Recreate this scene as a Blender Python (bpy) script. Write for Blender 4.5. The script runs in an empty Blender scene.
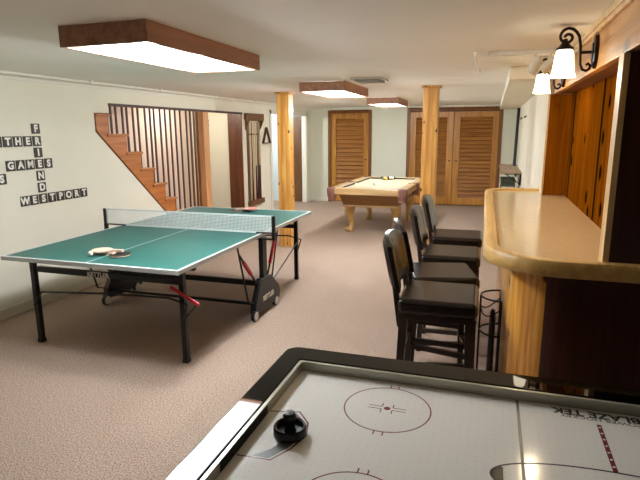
import bpy, math, random
from mathutils import Vector, Matrix
random.seed(4)
scn = bpy.context.scene
COL = scn.collection
PI = math.pi
CEIL = 2.195
LW = -4.14          # left wall plane
FW = 12.1           # far wall plane

# ------------------------------------------------------------------ materials
def lin(c):
    r = []
    for v in c:
        v = v / 255.0
        r.append(v / 12.92 if v <= 0.04045 else ((v + 0.055) / 1.055) ** 2.4)
    return tuple(r) + (1.0,)

def new_mat(name):
    m = bpy.data.materials.new(name)
    m.use_nodes = True
    nt = m.node_tree
    return m, nt, nt.nodes['Principled BSDF']

def plain(name, c, rough=0.5, metal=0.0, spec=0.5, coat=0.0, var=0.06, scale=9.0, bump=0.0, bscale=60.0):
    m, nt, b = new_mat(name)
    b.inputs['Roughness'].default_value = rough
    b.inputs['Metallic'].default_value = metal
    b.inputs['Specular IOR Level'].default_value = spec
    b.inputs['Coat Weight'].default_value = coat
    tc = nt.nodes.new('ShaderNodeTexCoord')
    no = nt.nodes.new('ShaderNodeTexNoise'); no.inputs['Scale'].default_value = scale
    no.inputs['Detail'].default_value = 3
    nt.links.new(tc.outputs['Object'], no.inputs['Vector'])
    rp = nt.nodes.new('ShaderNodeValToRGB')
    L = lin(c)
    rp.color_ramp.elements[0].position = 0.3; rp.color_ramp.elements[1].position = 0.7
    rp.color_ramp.elements[0].color = tuple(v * (1 - var) for v in L[:3]) + (1,)
    rp.color_ramp.elements[1].color = tuple(min(1, v * (1 + var)) for v in L[:3]) + (1,)
    nt.links.new(no.outputs['Fac'], rp.inputs['Fac'])
    nt.links.new(rp.outputs['Color'], b.inputs['Base Color'])
    if bump:
        n2 = nt.nodes.new('ShaderNodeTexNoise'); n2.inputs['Scale'].default_value = bscale
        n2.inputs['Detail'].default_value = 4
        nt.links.new(tc.outputs['Object'], n2.inputs['Vector'])
        bp = nt.nodes.new('ShaderNodeBump'); bp.inputs['Strength'].default_value = bump
        bp.inputs['Distance'].default_value = 0.01
        nt.links.new(n2.outputs['Fac'], bp.inputs['Height'])
        nt.links.new(bp.outputs['Normal'], b.inputs['Normal'])
    return m

def wood(name, c1, c2, axis='Z', scale=1.0, rough=0.4, coat=0.0, knots=0.0, plank=None, plank_w=0.14, spec=0.5):
    """streaky grain along axis; optional knots; optional plank seams across the axis named by plank"""
    m, nt, b = new_mat(name)
    b.inputs['Roughness'].default_value = rough
    b.inputs['Coat Weight'].default_value = coat
    b.inputs['Coat Roughness'].default_value = 0.15
    b.inputs['Specular IOR Level'].default_value = spec
    tc = nt.nodes.new('ShaderNodeTexCoord')
    mp = nt.nodes.new('ShaderNodeMapping')
    s = {'X': (0.06, 1, 1), 'Y': (1, 0.06, 1), 'Z': (1, 1, 0.06)}[axis]
    mp.inputs['Scale'].default_value = tuple(v * 22 * scale for v in s)
    nt.links.new(tc.outputs['Object'], mp.inputs['Vector'])
    no = nt.nodes.new('ShaderNodeTexNoise'); no.inputs['Scale'].default_value = 1.0
    no.inputs['Detail'].default_value = 5; no.inputs['Distortion'].default_value = 0.6
    nt.links.new(mp.outputs['Vector'], no.inputs['Vector'])
    rp = nt.nodes.new('ShaderNodeValToRGB')
    rp.color_ramp.elements[0].position = 0.32; rp.color_ramp.elements[1].position = 0.68
    rp.color_ramp.elements[0].color = lin(c2); rp.color_ramp.elements[1].color = lin(c1)
    nt.links.new(no.outputs['Fac'], rp.inputs['Fac'])
    out = rp.outputs['Color']
    def mult(col_socket, fac_socket, dark):
        mx = nt.nodes.new('ShaderNodeMix'); mx.data_type = 'RGBA'
        nt.links.new(fac_socket, mx.inputs[0])
        nt.links.new(col_socket, mx.inputs[6])
        mx.inputs[7].default_value = dark
        return mx.outputs[2]
    if knots:
        mk = nt.nodes.new('ShaderNodeMapping')
        k = {'X': (0.8, 1, 1), 'Y': (1, 0.8, 1), 'Z': (1, 1, 0.8)}[axis]
        mk.inputs['Scale'].default_value = tuple(v * knots for v in k)
        nt.links.new(tc.outputs['Object'], mk.inputs['Vector'])
        vo = nt.nodes.new('ShaderNodeTexVoronoi'); vo.inputs['Scale'].default_value = 1.0
        nt.links.new(mk.outputs['Vector'], vo.inputs['Vector'])
        kr = nt.nodes.new('ShaderNodeValToRGB')
        kr.color_ramp.elements[0].position = 0.13; kr.color_ramp.elements[0].color = (1, 1, 1, 1)
        kr.color_ramp.elements[1].position = 0.22; kr.color_ramp.elements[1].color = (0, 0, 0, 1)
        nt.links.new(vo.outputs['Distance'], kr.inputs['Fac'])
        out = mult(out, kr.outputs['Color'], lin(tuple(v * 0.28 for v in c2)))
    if plank:
        sp = nt.nodes.new('ShaderNodeSeparateXYZ')
        nt.links.new(tc.outputs['Object'], sp.inputs['Vector'])
        dv = nt.nodes.new('ShaderNodeMath'); dv.operation = 'DIVIDE'; dv.inputs[1].default_value = plank_w
        nt.links.new(sp.outputs[plank], dv.inputs[0])
        fr = nt.nodes.new('ShaderNodeMath'); fr.operation = 'FRACT'
        nt.links.new(dv.outputs[0], fr.inputs[0])
        lt = nt.nodes.new('ShaderNodeMath'); lt.operation = 'LESS_THAN'; lt.inputs[1].default_value = 0.05
        nt.links.new(fr.outputs[0], lt.inputs[0])
        out = mult(out, lt.outputs[0], lin(tuple(v * 0.45 for v in c2)))
    nt.links.new(out, b.inputs['Base Color'])
    return m

def emit(name, c, strength):
    m, nt, b = new_mat(name)
    b.inputs['Base Color'].default_value = lin(c)
    b.inputs['Emission Color'].default_value = lin(c)
    b.inputs['Emission Strength'].default_value = strength
    return m

def carpet_mat():
    m, nt, b = new_mat('carpet')
    b.inputs['Roughness'].default_value = 0.95
    b.inputs['Specular IOR Level'].default_value = 0.1
    tc = nt.nodes.new('ShaderNodeTexCoord')
    def noise(s, d):
        n = nt.nodes.new('ShaderNodeTexNoise'); n.inputs['Scale'].default_value = s; n.inputs['Detail'].default_value = d
        nt.links.new(tc.outputs['Object'], n.inputs['Vector']); return n
    n1, n2 = noise(120, 4), noise(1.6, 3)
    rp = nt.nodes.new('ShaderNodeValToRGB')
    rp.color_ramp.elements[0].position = 0.33; rp.color_ramp.elements[1].position = 0.67
    rp.color_ramp.elements[0].color = lin(CARPET[0]); rp.color_ramp.elements[1].color = lin(CARPET[1])
    nt.links.new(n1.outputs['Fac'], rp.inputs['Fac'])
    mx = nt.nodes.new('ShaderNodeMix'); mx.data_type = 'RGBA'; mx.blend_type = 'MULTIPLY'; mx.inputs[0].default_value = 0.25
    nt.links.new(rp.outputs['Color'], mx.inputs[6]); nt.links.new(n2.outputs['Color'], mx.inputs[7])
    r2 = nt.nodes.new('ShaderNodeValToRGB'); r2.color_ramp.elements[0].color = (0.6, 0.6, 0.6, 1)
    nt.links.new(n2.outputs['Fac'], r2.inputs['Fac']); nt.links.new(r2.outputs['Color'], mx.inputs[7])
    nt.links.new(mx.outputs[2], b.inputs['Base Color'])
    bp = nt.nodes.new('ShaderNodeBump'); bp.inputs['Strength'].default_value = 0.8; bp.inputs['Distance'].default_value = 0.01
    nt.links.new(n1.outputs['Fac'], bp.inputs['Height']); nt.links.new(bp.outputs['Normal'], b.inputs['Normal'])
    return m

def dots_mat(name, c, cd, pitch, r, rough):
    """surface with a grid of small holes (air hockey playfield)"""
    m, nt, b = new_mat(name)
    b.inputs['Roughness'].default_value = rough
    tc = nt.nodes.new('ShaderNodeTexCoord')
    sp = nt.nodes.new('ShaderNodeSeparateXYZ'); nt.links.new(tc.outputs['Object'], sp.inputs['Vector'])
    sq = []
    for ax in 'XY':
        d = nt.nodes.new('ShaderNodeMath'); d.operation = 'DIVIDE'; d.inputs[1].default_value = pitch
        nt.links.new(sp.outputs[ax], d.inputs[0])
        f = nt.nodes.new('ShaderNodeMath'); f.operation = 'FRACT'; nt.links.new(d.outputs[0], f.inputs[0])
        s = nt.nodes.new('ShaderNodeMath'); s.operation = 'SUBTRACT'; s.inputs[1].default_value = 0.5
        nt.links.new(f.outputs[0], s.inputs[0])
        q = nt.nodes.new('ShaderNodeMath'); q.operation = 'POWER'; q.inputs[1].default_value = 2
        ab = nt.nodes.new('ShaderNodeMath'); ab.operation = 'ABSOLUTE'; nt.links.new(s.outputs[0], ab.inputs[0])
        nt.links.new(ab.outputs[0], q.inputs[0]); sq.append(q)
    a = nt.nodes.new('ShaderNodeMath'); a.operation = 'ADD'
    nt.links.new(sq[0].outputs[0], a.inputs[0]); nt.links.new(sq[1].outputs[0], a.inputs[1])
    lt = nt.nodes.new('ShaderNodeMath'); lt.operation = 'LESS_THAN'; lt.inputs[1].default_value = (r / pitch) ** 2
    nt.links.new(a.outputs[0], lt.inputs[0])
    mx = nt.nodes.new('ShaderNodeMix'); mx.data_type = 'RGBA'
    nt.links.new(lt.outputs[0], mx.inputs[0]); mx.inputs[6].default_value = lin(c); mx.inputs[7].default_value = lin(cd)
    nt.links.new(mx.outputs[2], b.inputs['Base Color'])
    return m

CARPET = ((124, 103, 90), (206, 181, 161))
M = {}
M['wall'] = plain('cream wall paint', (234, 228, 208), 0.85, var=0.02, scale=2, bump=0.05, bscale=90)
M['wall2'] = plain('pinkish stairwell paint', (222, 204, 190), 0.85, var=0.02, scale=2)
M['wall3'] = plain('pale green grey wall paint', (226, 226, 206), 0.85, var=0.02, scale=2)
M['wall4'] = plain('bluish white wall paint', (206, 214, 214), 0.85, var=0.02, scale=2)
M['ceil'] = plain('ceiling paint', (250, 247, 238), 0.9, var=0.025, scale=1.2, bump=0.06, bscale=40)
M['trim'] = plain('white trim paint', (235, 230, 214), 0.5, var=0.02)
M['carpet'] = carpet_mat()
PINE = ((218, 164, 82), (170, 110, 42))
M['pine_z'] = wood('knotty pine upright', *PINE, axis='Z', knots=9.0, rough=0.4, coat=0.05)
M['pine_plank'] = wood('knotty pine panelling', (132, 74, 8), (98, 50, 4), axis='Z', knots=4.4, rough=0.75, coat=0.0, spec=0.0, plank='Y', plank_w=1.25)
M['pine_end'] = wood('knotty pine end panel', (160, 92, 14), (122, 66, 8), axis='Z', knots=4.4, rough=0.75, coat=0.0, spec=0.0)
M['pine_bar'] = wood('pine bar front', (240, 176, 78), (190, 118, 38), axis='Z', scale=1.5, knots=7.0, rough=0.3, coat=0.25)
M['pine_y'] = wood('pine fascia', (214, 156, 82), (176, 116, 50), axis='Y', knots=2.5, rough=0.4)
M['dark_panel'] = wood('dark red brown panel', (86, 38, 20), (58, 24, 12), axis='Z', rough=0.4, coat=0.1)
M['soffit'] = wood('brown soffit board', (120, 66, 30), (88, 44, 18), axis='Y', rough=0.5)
M['oak_rail'] = wood('light oak bar rail', (232, 192, 116), (204, 156, 80), axis='Y', rough=0.45, coat=0.05)
M['laminate'] = plain('tan bar laminate', (242, 212, 162), 0.14, var=0.04, scale=30, coat=0.2)
M['pale_edge'] = wood('pale wood edge', (232, 196, 140), (206, 164, 104), axis='Z', rough=0.45)
M['stair'] = wood('orange brown stair wood', (196, 122, 62), (164, 94, 42), axis='Y', rough=0.4, coat=0.1)
M['slat'] = wood('dark brown slat', (84, 46, 30), (58, 30, 20), axis='Z', rough=0.5)
M['newel'] = wood('light brown post', (222, 168, 116), (196, 138, 88), axis='Z', rough=0.45)
M['jamb'] = wood('dark red brown jamb', (112, 64, 32), (80, 42, 18), axis='Z', rough=0.4, coat=0.1)
M['louver'] = wood('golden pine louvre', (178, 118, 50), (136, 84, 32), axis='X', scale=0.9, rough=0.45)
M['stile'] = wood('golden pine stile', (200, 142, 60), (164, 106, 36), axis='Z', rough=0.4)
M['closet_trim'] = wood('brown closet casing', (138, 86, 34), (106, 62, 22), axis='Z', rough=0.45)
M['light_frame'] = wood('brown light frame', (182, 132, 100), (146, 98, 70), axis='Y', rough=0.55)
for i_, p_ in enumerate((7.5, 6, 4)):
    M['diffuser%d' % i_] = emit('white light diffuser %d' % i_, (242, 248, 255), p_)
M['shade'] = emit('glowing frosted glass', (255, 240, 208), 2.4)
M['bronze'] = plain('dark bronze', (46, 34, 28), 0.4, metal=0.7)
M['black'] = plain('black steel', (11, 11, 12), 0.4, var=0.1, spec=0.35)
M['gloss_black'] = plain('gloss black rail', (5, 5, 5), 0.03, var=0.0, spec=0.25)
M['black_plastic'] = plain('black plastic', (7, 7, 8), 0.38, spec=0.4)
M['rubber'] = plain('white grey wheel', (200, 198, 190), 0.5)
M['red'] = plain('red lever plastic', (188, 36, 40), 0.35)
M['green'] = plain('green table surface', (20, 90, 82), 0.5, var=0.05, scale=5, spec=0.5)
M['white_line'] = plain('white line paint', (214, 220, 214), 0.4, var=0.02)
M['alu'] = plain('grey white edge band', (176, 180, 174), 0.4, var=0.02)
M['net'] = plain('white net thread', (228, 230, 226), 0.7)
M['leather'] = plain('black brown leather', (34, 25, 19), 0.26, var=0.15, scale=14, bump=0.08, bscale=120, spec=0.5)
M['espresso'] = wood('espresso wood', (46, 28, 20), (28, 16, 12), axis='Z', rough=0.28, coat=0.25)
M['steel'] = plain('grey metal', (150, 150, 148), 0.3, metal=0.9)
M['cloth'] = plain('tan billiard cloth', (186, 168, 138), 0.9, var=0.03, scale=40)
M['blond'] = wood('blond oak', (200, 168, 118), (172, 136, 88), axis='X', rough=0.35, coat=0.2)
M['blond_y'] = wood('blond oak lengthwise', (200, 168, 118), (172, 136, 88), axis='Y', rough=0.35, coat=0.2)
M['blond_z'] = wood('blond oak leg', (198, 156, 92), (164, 120, 62), axis='Z', rough=0.35, coat=0.2)
M['apron'] = wood('brown oak apron', (150, 106, 52), (120, 78, 34), axis='X', rough=0.4, coat=0.1)
M['pocket'] = plain('mauve brown leather', (128, 84, 74), 0.6, var=0.12, scale=30)
M['hole'] = plain('pocket lining', (12, 10, 9), 0.9)
M['nose'] = plain('dark cushion nose', (62, 50, 30), 0.8)
M['field'] = dots_mat('white hockey playfield', (242, 240, 232), (206, 204, 196), 0.0254, 0.0016, 0.12)
M['lip'] = plain('grey aluminium lip', (176, 172, 156), 0.25, metal=0.35)
M['redline'] = plain('dark red print', (112, 12, 26), 0.3)
M['greyline'] = plain('grey print', (104, 104, 102), 0.3)
M['blackprint'] = plain('black print', (20, 20, 22), 0.3)
M['tile'] = wood('dark walnut tile', (62, 48, 38), (44, 33, 26), axis='Y', scale=1.5, rough=0.5)
M['letter'] = plain('white letter paint', (236, 232, 220), 0.6)
M['pink'] = plain('pink rubber sheet', (226, 130, 112), 0.6)
M['handle'] = wood('pale paddle handle', (228, 204, 184), (206, 176, 152), axis='X', rough=0.5)
M['cue'] = wood('pale maple cue', (228, 204, 160), (206, 176, 126), axis='Z', rough=0.3)
M['cue_dark'] = wood('dark cue butt', (84, 40, 26), (58, 24, 14), axis='Z', rough=0.3)
M['rack'] = wood('brown rack wood', (126, 88, 52), (98, 64, 34), axis='Z', rough=0.5)
M['rackback'] = plain('cream rack backing', (222, 206, 176), 0.6)
M['shelf'] = wood('grey brown shelf wood', (176, 150, 122), (146, 120, 94), axis='Y', rough=0.5)
M['green_box'] = plain('dark grey green plastic', (66, 72, 58), 0.5)
M['door_brown'] = wood('brown hall door', (122, 82, 44), (92, 58, 28), axis='Z', rough=0.45)
M['wire'] = plain('black wire', (24, 22, 20), 0.45, metal=0.4)
M['vent'] = plain('grey white vent', (188, 184, 172), 0.5)
M['ivory'] = plain('ivory ball', (236, 226, 200), 0.15)

# ------------------------------------------------------------------ mesh builder
class MB:
    def __init__(s): s.v = []; s.f = []
    def add(s, vs, fs):
        n = len(s.v); s.v += [tuple(v) for v in vs]; s.f += [tuple(i + n for i in f) for f in fs]; return s
    def box(s, x0, x1, y0, y1, z0, z1, m=None):
        vs = [Vector((x, y, z)) for z in (z0, z1) for y in (y0, y1) for x in (x0, x1)]
        if m is not None: vs = [m @ v for v in vs]
        return s.add(vs, [(0, 2, 3, 1), (4, 5, 7, 6), (0, 1, 5, 4), (2, 6, 7, 3), (0, 4, 6, 2), (1, 3, 7, 5)])
    def bar(s, a, b, w, h=None, up=(0, 0, 1)):
        """square bar from a to b"""
        h = h or w; a = Vector(a); b = Vector(b); d = (b - a).normalized(); u = Vector(up)
        if abs(d.dot(u)) > 0.99: u = Vector((0, 1, 0))
        r = d.cross(u).normalized(); u = r.cross(d)
        vs = []
        for p in (a, b):
            for i, j in ((-1, -1), (1, -1), (1, 1), (-1, 1)): vs.append(p + r * i * w / 2 + u * j * h / 2)
        return s.add(vs, [(3, 2, 1, 0), (4, 5, 6, 7)] + [(i, (i + 1) % 4, 4 + (i + 1) % 4, 4 + i) for i in range(4)])
    def taper(s, cx, cy, z0, z1, w0, w1, dx=0, dy=0):
        vs = [(cx + i * w0 / 2 + dx, cy + j * w0 / 2 + dy, z0) for i, j in ((-1, -1), (1, -1), (1, 1), (-1, 1))]
        vs += [(cx + i * w1 / 2, cy + j * w1 / 2, z1) for i, j in ((-1, -1), (1, -1), (1, 1), (-1, 1))]
        return s.add(vs, [(3, 2, 1, 0), (4, 5, 6, 7)] + [(i, (i + 1) % 4, 4 + (i + 1) % 4, 4 + i) for i in range(4)])
    def tube(s, pts, r, n=10, closed=False):
        pts = [Vector(p) for p in pts]; k = len(pts)
        rs = r if isinstance(r, (list, tuple)) else [r] * k
        prev = None; vs = []
        for i, p in enumerate(pts):
            if closed: t = pts[(i + 1) % k] - pts[i - 1]
            else: t = pts[min(i + 1, k - 1)] - pts[max(i - 1, 0)]
            t = t.normalized() if t.length > 1e-9 else Vector((0, 0, 1))
            if prev is None:
                a = Vector((0, 0, 1)) if abs(t.z) < 0.9 else Vector((1, 0, 0))
                prev = t.cross(a).normalized()
            prev = (prev - t * prev.dot(t)).normalized(); q = t.cross(prev)
            for j in range(n):
                an = 2 * PI * j / n; vs.append(p + (prev * math.cos(an) + q * math.sin(an)) * rs[i])
        fs = []
        for i in range(k if closed else k - 1):
            o, o2 = i * n, ((i + 1) % k) * n
            fs += [(o + j, o + (j + 1) % n, o2 + (j + 1) % n, o2 + j) for j in range(n)]
        if not closed: fs += [tuple(range(n - 1, -1, -1)), tuple((k - 1) * n + j for j in range(n))]
        return s.add(vs, fs)
    def lathe(s, prof, c=(0, 0, 0), n=24, m=None):
        """prof: (radius, z) list from bottom to top, turned about z through c"""
        vs = []; m = m or Matrix.Translation(c)
        for r, z in prof:
            for j in range(n):
                a = 2 * PI * j / n; vs.append(m @ Vector((r * math.cos(a), r * math.sin(a), z)))
        fs = []
        for i in range(len(prof) - 1):
            o, o2 = i * n, (i + 1) * n
            fs += [(o + j, o + (j + 1) % n, o2 + (j + 1) % n, o2 + j) for j in range(n)]
        if prof[0][0] > 1e-6: fs.append(tuple(range(n - 1, -1, -1)))
        if prof[-1][0] > 1e-6: fs.append(tuple((len(prof) - 1) * n + j for j in range(n)))
        return s.add(vs, fs)
    def prism(s, poly, a, b, axis='z'):
        """poly in the two other axes (x: y,z ; y: x,z ; z: x,y), extruded from a to b"""
        def P(u, w, t): return {'x': (t, u, w), 'y': (u, t, w), 'z': (u, w, t)}[axis]
        n = len(poly)
        vs = [P(u, w, a) for u, w in poly] + [P(u, w, b) for u, w in poly]
        return s.add(vs, [tuple(range(n - 1, -1, -1)), tuple(range(n, 2 * n))] + [(i, (i + 1) % n, n + (i + 1) % n, n + i) for i in range(n)])
    def sphere(s, c, r, n=16, k=10, sc=(1, 1, 1)):
        prof = [(r * math.sin(PI * i / k), -r * math.cos(PI * i / k)) for i in range(k + 1)]
        m = Matrix.Translation(c) @ Matrix.Diagonal((sc[0], sc[1], sc[2], 1))
        return s.lathe(prof, n=n, m=m)
    def sweep(s, path, prof):
        """open sweep in the xy plane: prof is (offset to the left of travel, z)"""
        path = [Vector((p[0], p[1])) for p in path]; k = len(path); n = len(prof); vs = []
        for i, p in enumerate(path):
            t = (path[min(i + 1, k - 1)] - path[max(i - 1, 0)]).normalized(); nn = Vector((-t.y, t.x))
            for o, z in prof: q = p + nn * o; vs.append((q.x, q.y, z))
        fs = []
        for i in range(k - 1):
            fs += [(i * n + j, i * n + (j + 1) % n, (i + 1) * n + (j + 1) % n, (i + 1) * n + j) for j in range(n)]
        fs += [tuple(range(n - 1, -1, -1)), tuple((k - 1) * n + j for j in range(n))]
        return s.add(vs, fs)
    def build(s, name, mat, parent=None, bevel=0.0, smooth=False, seg=2, sub=0):
        me = bpy.data.meshes.new(name)
        off = Vector((0, 0, 0)); p = parent
        while p is not None: off += p.location; p = p.parent
        me.from_pydata([tuple(Vector(v) - off) for v in s.v], [], s.f)
        import bmesh
        bm = bmesh.new(); bm.from_mesh(me)
        bmesh.ops.remove_doubles(bm, verts=bm.verts, dist=1e-6)
        bmesh.ops.recalc_face_normals(bm, faces=bm.faces)
        bm.to_mesh(me); bm.free()
        me.materials.append(M[mat])
        o = bpy.data.objects.new(name, me); COL.objects.link(o)
        if parent is not None: o.parent = parent
        if smooth:
            for f in me.polygons: f.use_smooth = True
        if bevel:
            md = o.modifiers.new('bevel', 'BEVEL'); md.width = bevel; md.segments = seg; md.limit_method = 'ANGLE'
            md.angle_limit = math.radians(40)
            for f in me.polygons: f.use_smooth = True
            md.harden_normals = True
        elif smooth:
            md = o.modifiers.new('split', 'EDGE_SPLIT'); md.split_angle = math.radians(40)
        return o

def tag(o, label, cat, group=None):
    o['label'] = label; o['category'] = cat
    if group: o['group'] = group
    return o
def thing(name, label, cat, loc=(0, 0, 0), group=None):
    o = bpy.data.objects.new(name, None); COL.objects.link(o); o.location = loc
    o.empty_display_size = 0.1
    return tag(o, label, cat, group)
def struct(o):
    o['kind'] = 'structure'; return o
def copy_tree(o, parent=None):
    c = o.copy(); COL.objects.link(c)
    if parent is not None: c.parent = parent
    for ch in list(o.children): copy_tree(ch, c)
    return c

def text_mesh(name, s, size, mat, parent, mtx, depth=0.001, bold=0.0, align='CENTER', sx=1.0):
    cu = bpy.data.curves.new(name, 'FONT'); cu.body = s; cu.size = size; cu.extrude = depth; cu.offset = bold
    cu.align_x = align; cu.align_y = 'CENTER'
    t = bpy.data.objects.new(name, cu); COL.objects.link(t)
    bpy.context.view_layer.update()
    dg = bpy.context.evaluated_depsgraph_get()
    me = bpy.data.meshes.new_from_object(t.evaluated_get(dg))
    bpy.data.objects.remove(t)
    off = Vector((0, 0, 0)); p = parent
    while p is not None: off += p.location; p = p.parent
    me.transform(Matrix.Translation(-off) @ mtx @ Matrix.Diagonal((sx, 1, 1, 1)))
    me.materials.clear(); me.materials.append(M[mat]); me.name = name
    o = bpy.data.objects.new(name, me); COL.objects.link(o); o.parent = parent
    return o
def frame_mtx(origin, xdir, ydir):
    x = Vector(xdir).normalized(); y = Vector(ydir).normalized(); z = x.cross(y)
    m = Matrix((x, y, z)).transposed().to_4x4(); m.translation = Vector(origin); return m

# ------------------------------------------------------------------ setting
YN = -0.6   # how far the room is built towards (and past) the viewer
struct(MB().box(-6.2, 2.2, YN, FW + 0.1, -0.05, 0).build('floor', 'carpet'))
struct(MB().box(-6.2, 2.2, YN, FW + 0.1, CEIL, CEIL + 0.05).build('ceiling', 'ceil'))
OP0, OP1, OPT = 5.07, 8.45, 1.972
w = MB()
x0, x1 = LW - 0.1, LW
w.box(x0, x1, YN, 4.832, 0, CEIL)
w.prism([(4.832, 0), (6.715, 0), (4.848, 1.655), (4.832, 1.67)], x0 + 0.02, x1, 'x')
w.box(x0, x1, 4.832, OP0, 1.874, CEIL)
w.box(x0, x1, OP0, OP1, OPT, CEIL)
w.box(x0, x1, OP1, 9.70, 0, CEIL)
w.box(x0, x1, 9.70, 11.76, 2.0, CEIL)
w.box(x0, x1, 11.76, FW, 0, CEIL)
struct(w.build('wall_left', 'wall'))
w = MB(); w.box(-5.2, -5.15, 4.5, 8.55, 0, CEIL); w.box(-5.2, LW - 0.1, 4.45, 4.5, 0, CEIL)
struct(w.build('wall_stairwell', 'wall2'))
struct(MB().box(-5.2, LW - 0.1, 8.47, 8.55, 0, CEIL).build('wall_landing', 'wall3'))
w = MB(); w.box(-6.1, LW - 0.1, 11.85, 11.95, 0, CEIL); w.box(-6.1, -6.0, 8.55, 11.85, 0, CEIL)
struct(w.build('wall_hall', 'wall4'))
w = MB(); C1 = (-3.70, -2.65, 2.13); C2 = (-1.845, 0.186, 2.15)
w.box(LW - 0.1, C1[0], FW, FW + 0.1, 0, CEIL); w.box(C1[0], C1[1], FW, FW + 0.1, C1[2], CEIL)
w.box(C1[1], C2[0], FW, FW + 0.1, 0, CEIL); w.box(C2[0], C2[1], FW, FW + 0.1, C2[2], CEIL)
w.box(C2[1], 0.58, FW, FW + 0.1, 0, CEIL)
struct(w.build('wall_far', 'wall3'))
struct(MB().box(C1[0], C1[1], FW + 0.09, FW + 0.1, 0, C1[2]).box(C2[0], C2[1], FW + 0.09, FW + 0.1, 0, C2[2]).build('wall_closet_shade', 'slat'))  # dark sheets painting in the unlit closet interior between the louvres
struct(MB().prism([(0.462, 5.245), (0.75, 5.245), (0.75, FW), (0.48, FW)], 0, CEIL, 'z').build('wall_right', 'wall'))
# bar alcove: pine back wall, far end panel, near end panel, fascia and its underside
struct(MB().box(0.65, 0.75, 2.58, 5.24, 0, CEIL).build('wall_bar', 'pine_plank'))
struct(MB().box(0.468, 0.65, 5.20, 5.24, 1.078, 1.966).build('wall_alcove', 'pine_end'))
struct(MB().box(0.452, 0.466, 5.185, 5.245, 1.078, 2.08).build('trim_1', 'pale_edge'))
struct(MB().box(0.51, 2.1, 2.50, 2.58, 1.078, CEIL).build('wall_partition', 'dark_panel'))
struct(MB().box(0.486, 0.51, 2.495, 2.585, 1.078, 1.964).build('trim_2', 'pale_edge'))
struct(MB().box(0.49, 0.53, 1.3, 5.24, 1.965, CEIL - 0.001).build('trim_3', 'pine_y', bevel=0.004))
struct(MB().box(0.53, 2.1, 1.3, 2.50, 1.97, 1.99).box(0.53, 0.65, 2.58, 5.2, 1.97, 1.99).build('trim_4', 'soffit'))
w = MB()
for dx, dz, t in ((0.0, 0.03, 0.018), (0.012, 0.012, 0.03)):
    w.box(0.49 - t, 0.49, 1.3, 5.24, CEIL - dz - 0.018, CEIL - 0.001 - dz + 0.012)
struct(w.build('trim_5', 'pale_edge', bevel=0.004))
# boxed-in beam along the right wall
struct(MB().box(0.11, 0.48, 5.0, FW, 2.085, CEIL).build('ceiling_beam', 'wall', bevel=0.006))
# crown and baseboards
w = MB(); prof = [(0, -0.065), (0.014, -0.065), (0.024, -0.04), (0.05, -0.016), (0.06, 0), (0, 0)]
w.prism([(LW + a, CEIL + b) for a, b in prof], YN, FW, 'y')
struct(w.build('trim_6', 'trim'))
w = MB(); w.box(LW, LW + 0.016, YN, 6.6, 0, 0.1); w.box(LW, LW + 0.016, OP1 + 0.02, 9.62, 0, 0.1); w.box(LW, LW + 0.016, 11.85, FW, 0, 0.1)
struct(w.build('baseboard_left', 'trim', bevel=0.004))
w = MB(); w.box(LW, C1[0] - 0.02, FW - 0.016, FW, 0, 0.09); w.box(C1[1] + 0.02, C2[0] - 0.02, FW - 0.016, FW, 0, 0.09)
struct(w.build('baseboard_far', 'trim'))
# casing round the hall opening, the jamb of the stair opening
w = MB()
w.box(LW, LW + 0.02, 9.63, 9.71, 0, 2.07); w.box(LW, LW + 0.02, 11.75, 11.84, 0, 2.07); w.box(LW, LW + 0.02, 9.63, 11.84, 2.0, 2.07)
w.box(LW - 0.1, LW, 9.70, 9.715, 0, 2.0); w.box(LW - 0.1, LW, 11.745, 11.76, 0, 2.0)
struct(w.build('trim_7', 'trim', bevel=0.004))
struct(MB().box(LW - 0.27, LW - 0.005, OP1 - 0.02, OP1 + 0.018, 0, OPT).build('trim_8', 'jamb', bevel=0.004))
struct(MB().box(LW - 0.02, LW + 0.012, OP0, OP1, OPT - 0.02, OPT + 0.012).build('trim_9', 'slat'))
d = struct(MB().box(-4.46, -4.24, 11.79, 11.83, 0.01, 2.0).build('door_4', 'door_brown', bevel=0.004))
MB().box(-4.43, -4.27, 11.78, 11.79, 0.2, 0.9).box(-4.43, -4.27, 11.78, 11.79, 1.05, 1.85).build('door_panel', 'door_brown', d, bevel=0.006)

# ------------------------------------------------------------------ louvred closet doors
def louver_door(name, xa, xb, zt, pitch, yf, sw=0.13):
    w = MB(); th = 0.035
    w.box(xa, xa + sw, yf, yf + th, 0.02, zt); w.box(xb - sw, xb, yf, yf + th, 0.02, zt)
    w.box(xa + sw, xb - sw, yf, yf + th, 0.02, 0.17); w.box(xa + sw, xb - sw, yf, yf + th, zt - 0.12, zt)
    d = struct(w.build(name, 'stile', bevel=0.004))
    s = MB(); z = 0.17
    while z < zt - 0.12 - 0.01:
        z2 = min(z + pitch * 0.9, zt - 0.115)
        s.add([(xa + sw - 0.01, yf + 0.004, z), (xb - sw + 0.01, yf + 0.004, z), (xb - sw + 0.01, yf + 0.04, z2), (xa + sw - 0.01, yf + 0.04, z2),
               (xa + sw - 0.01, yf + 0.012, z - 0.004), (xb - sw + 0.01, yf + 0.012, z - 0.004), (xb - sw + 0.01, yf + 0.05, z2 - 0.004), (xa + sw - 0.01, yf + 0.05, z2 - 0.004)],
              [(0, 1, 2, 3), (4, 7, 6, 5), (0, 4, 5, 1), (3, 2, 6, 7), (0, 3, 7, 4), (1, 5, 6, 2)])
        z += pitch
    s.build('louvre_panel', 'louver', d)
    return d
louver_door('door_1', C1[0] + 0.07, C1[1] - 0.07, C1[2] - 0.07, 0.1, FW + 0.01, 0.12)
louver_door('door_2', C2[0] + 0.06, C2[0] + 1.02, C2[2] - 0.09, 0.062, FW + 0.01, 0.14)
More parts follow.
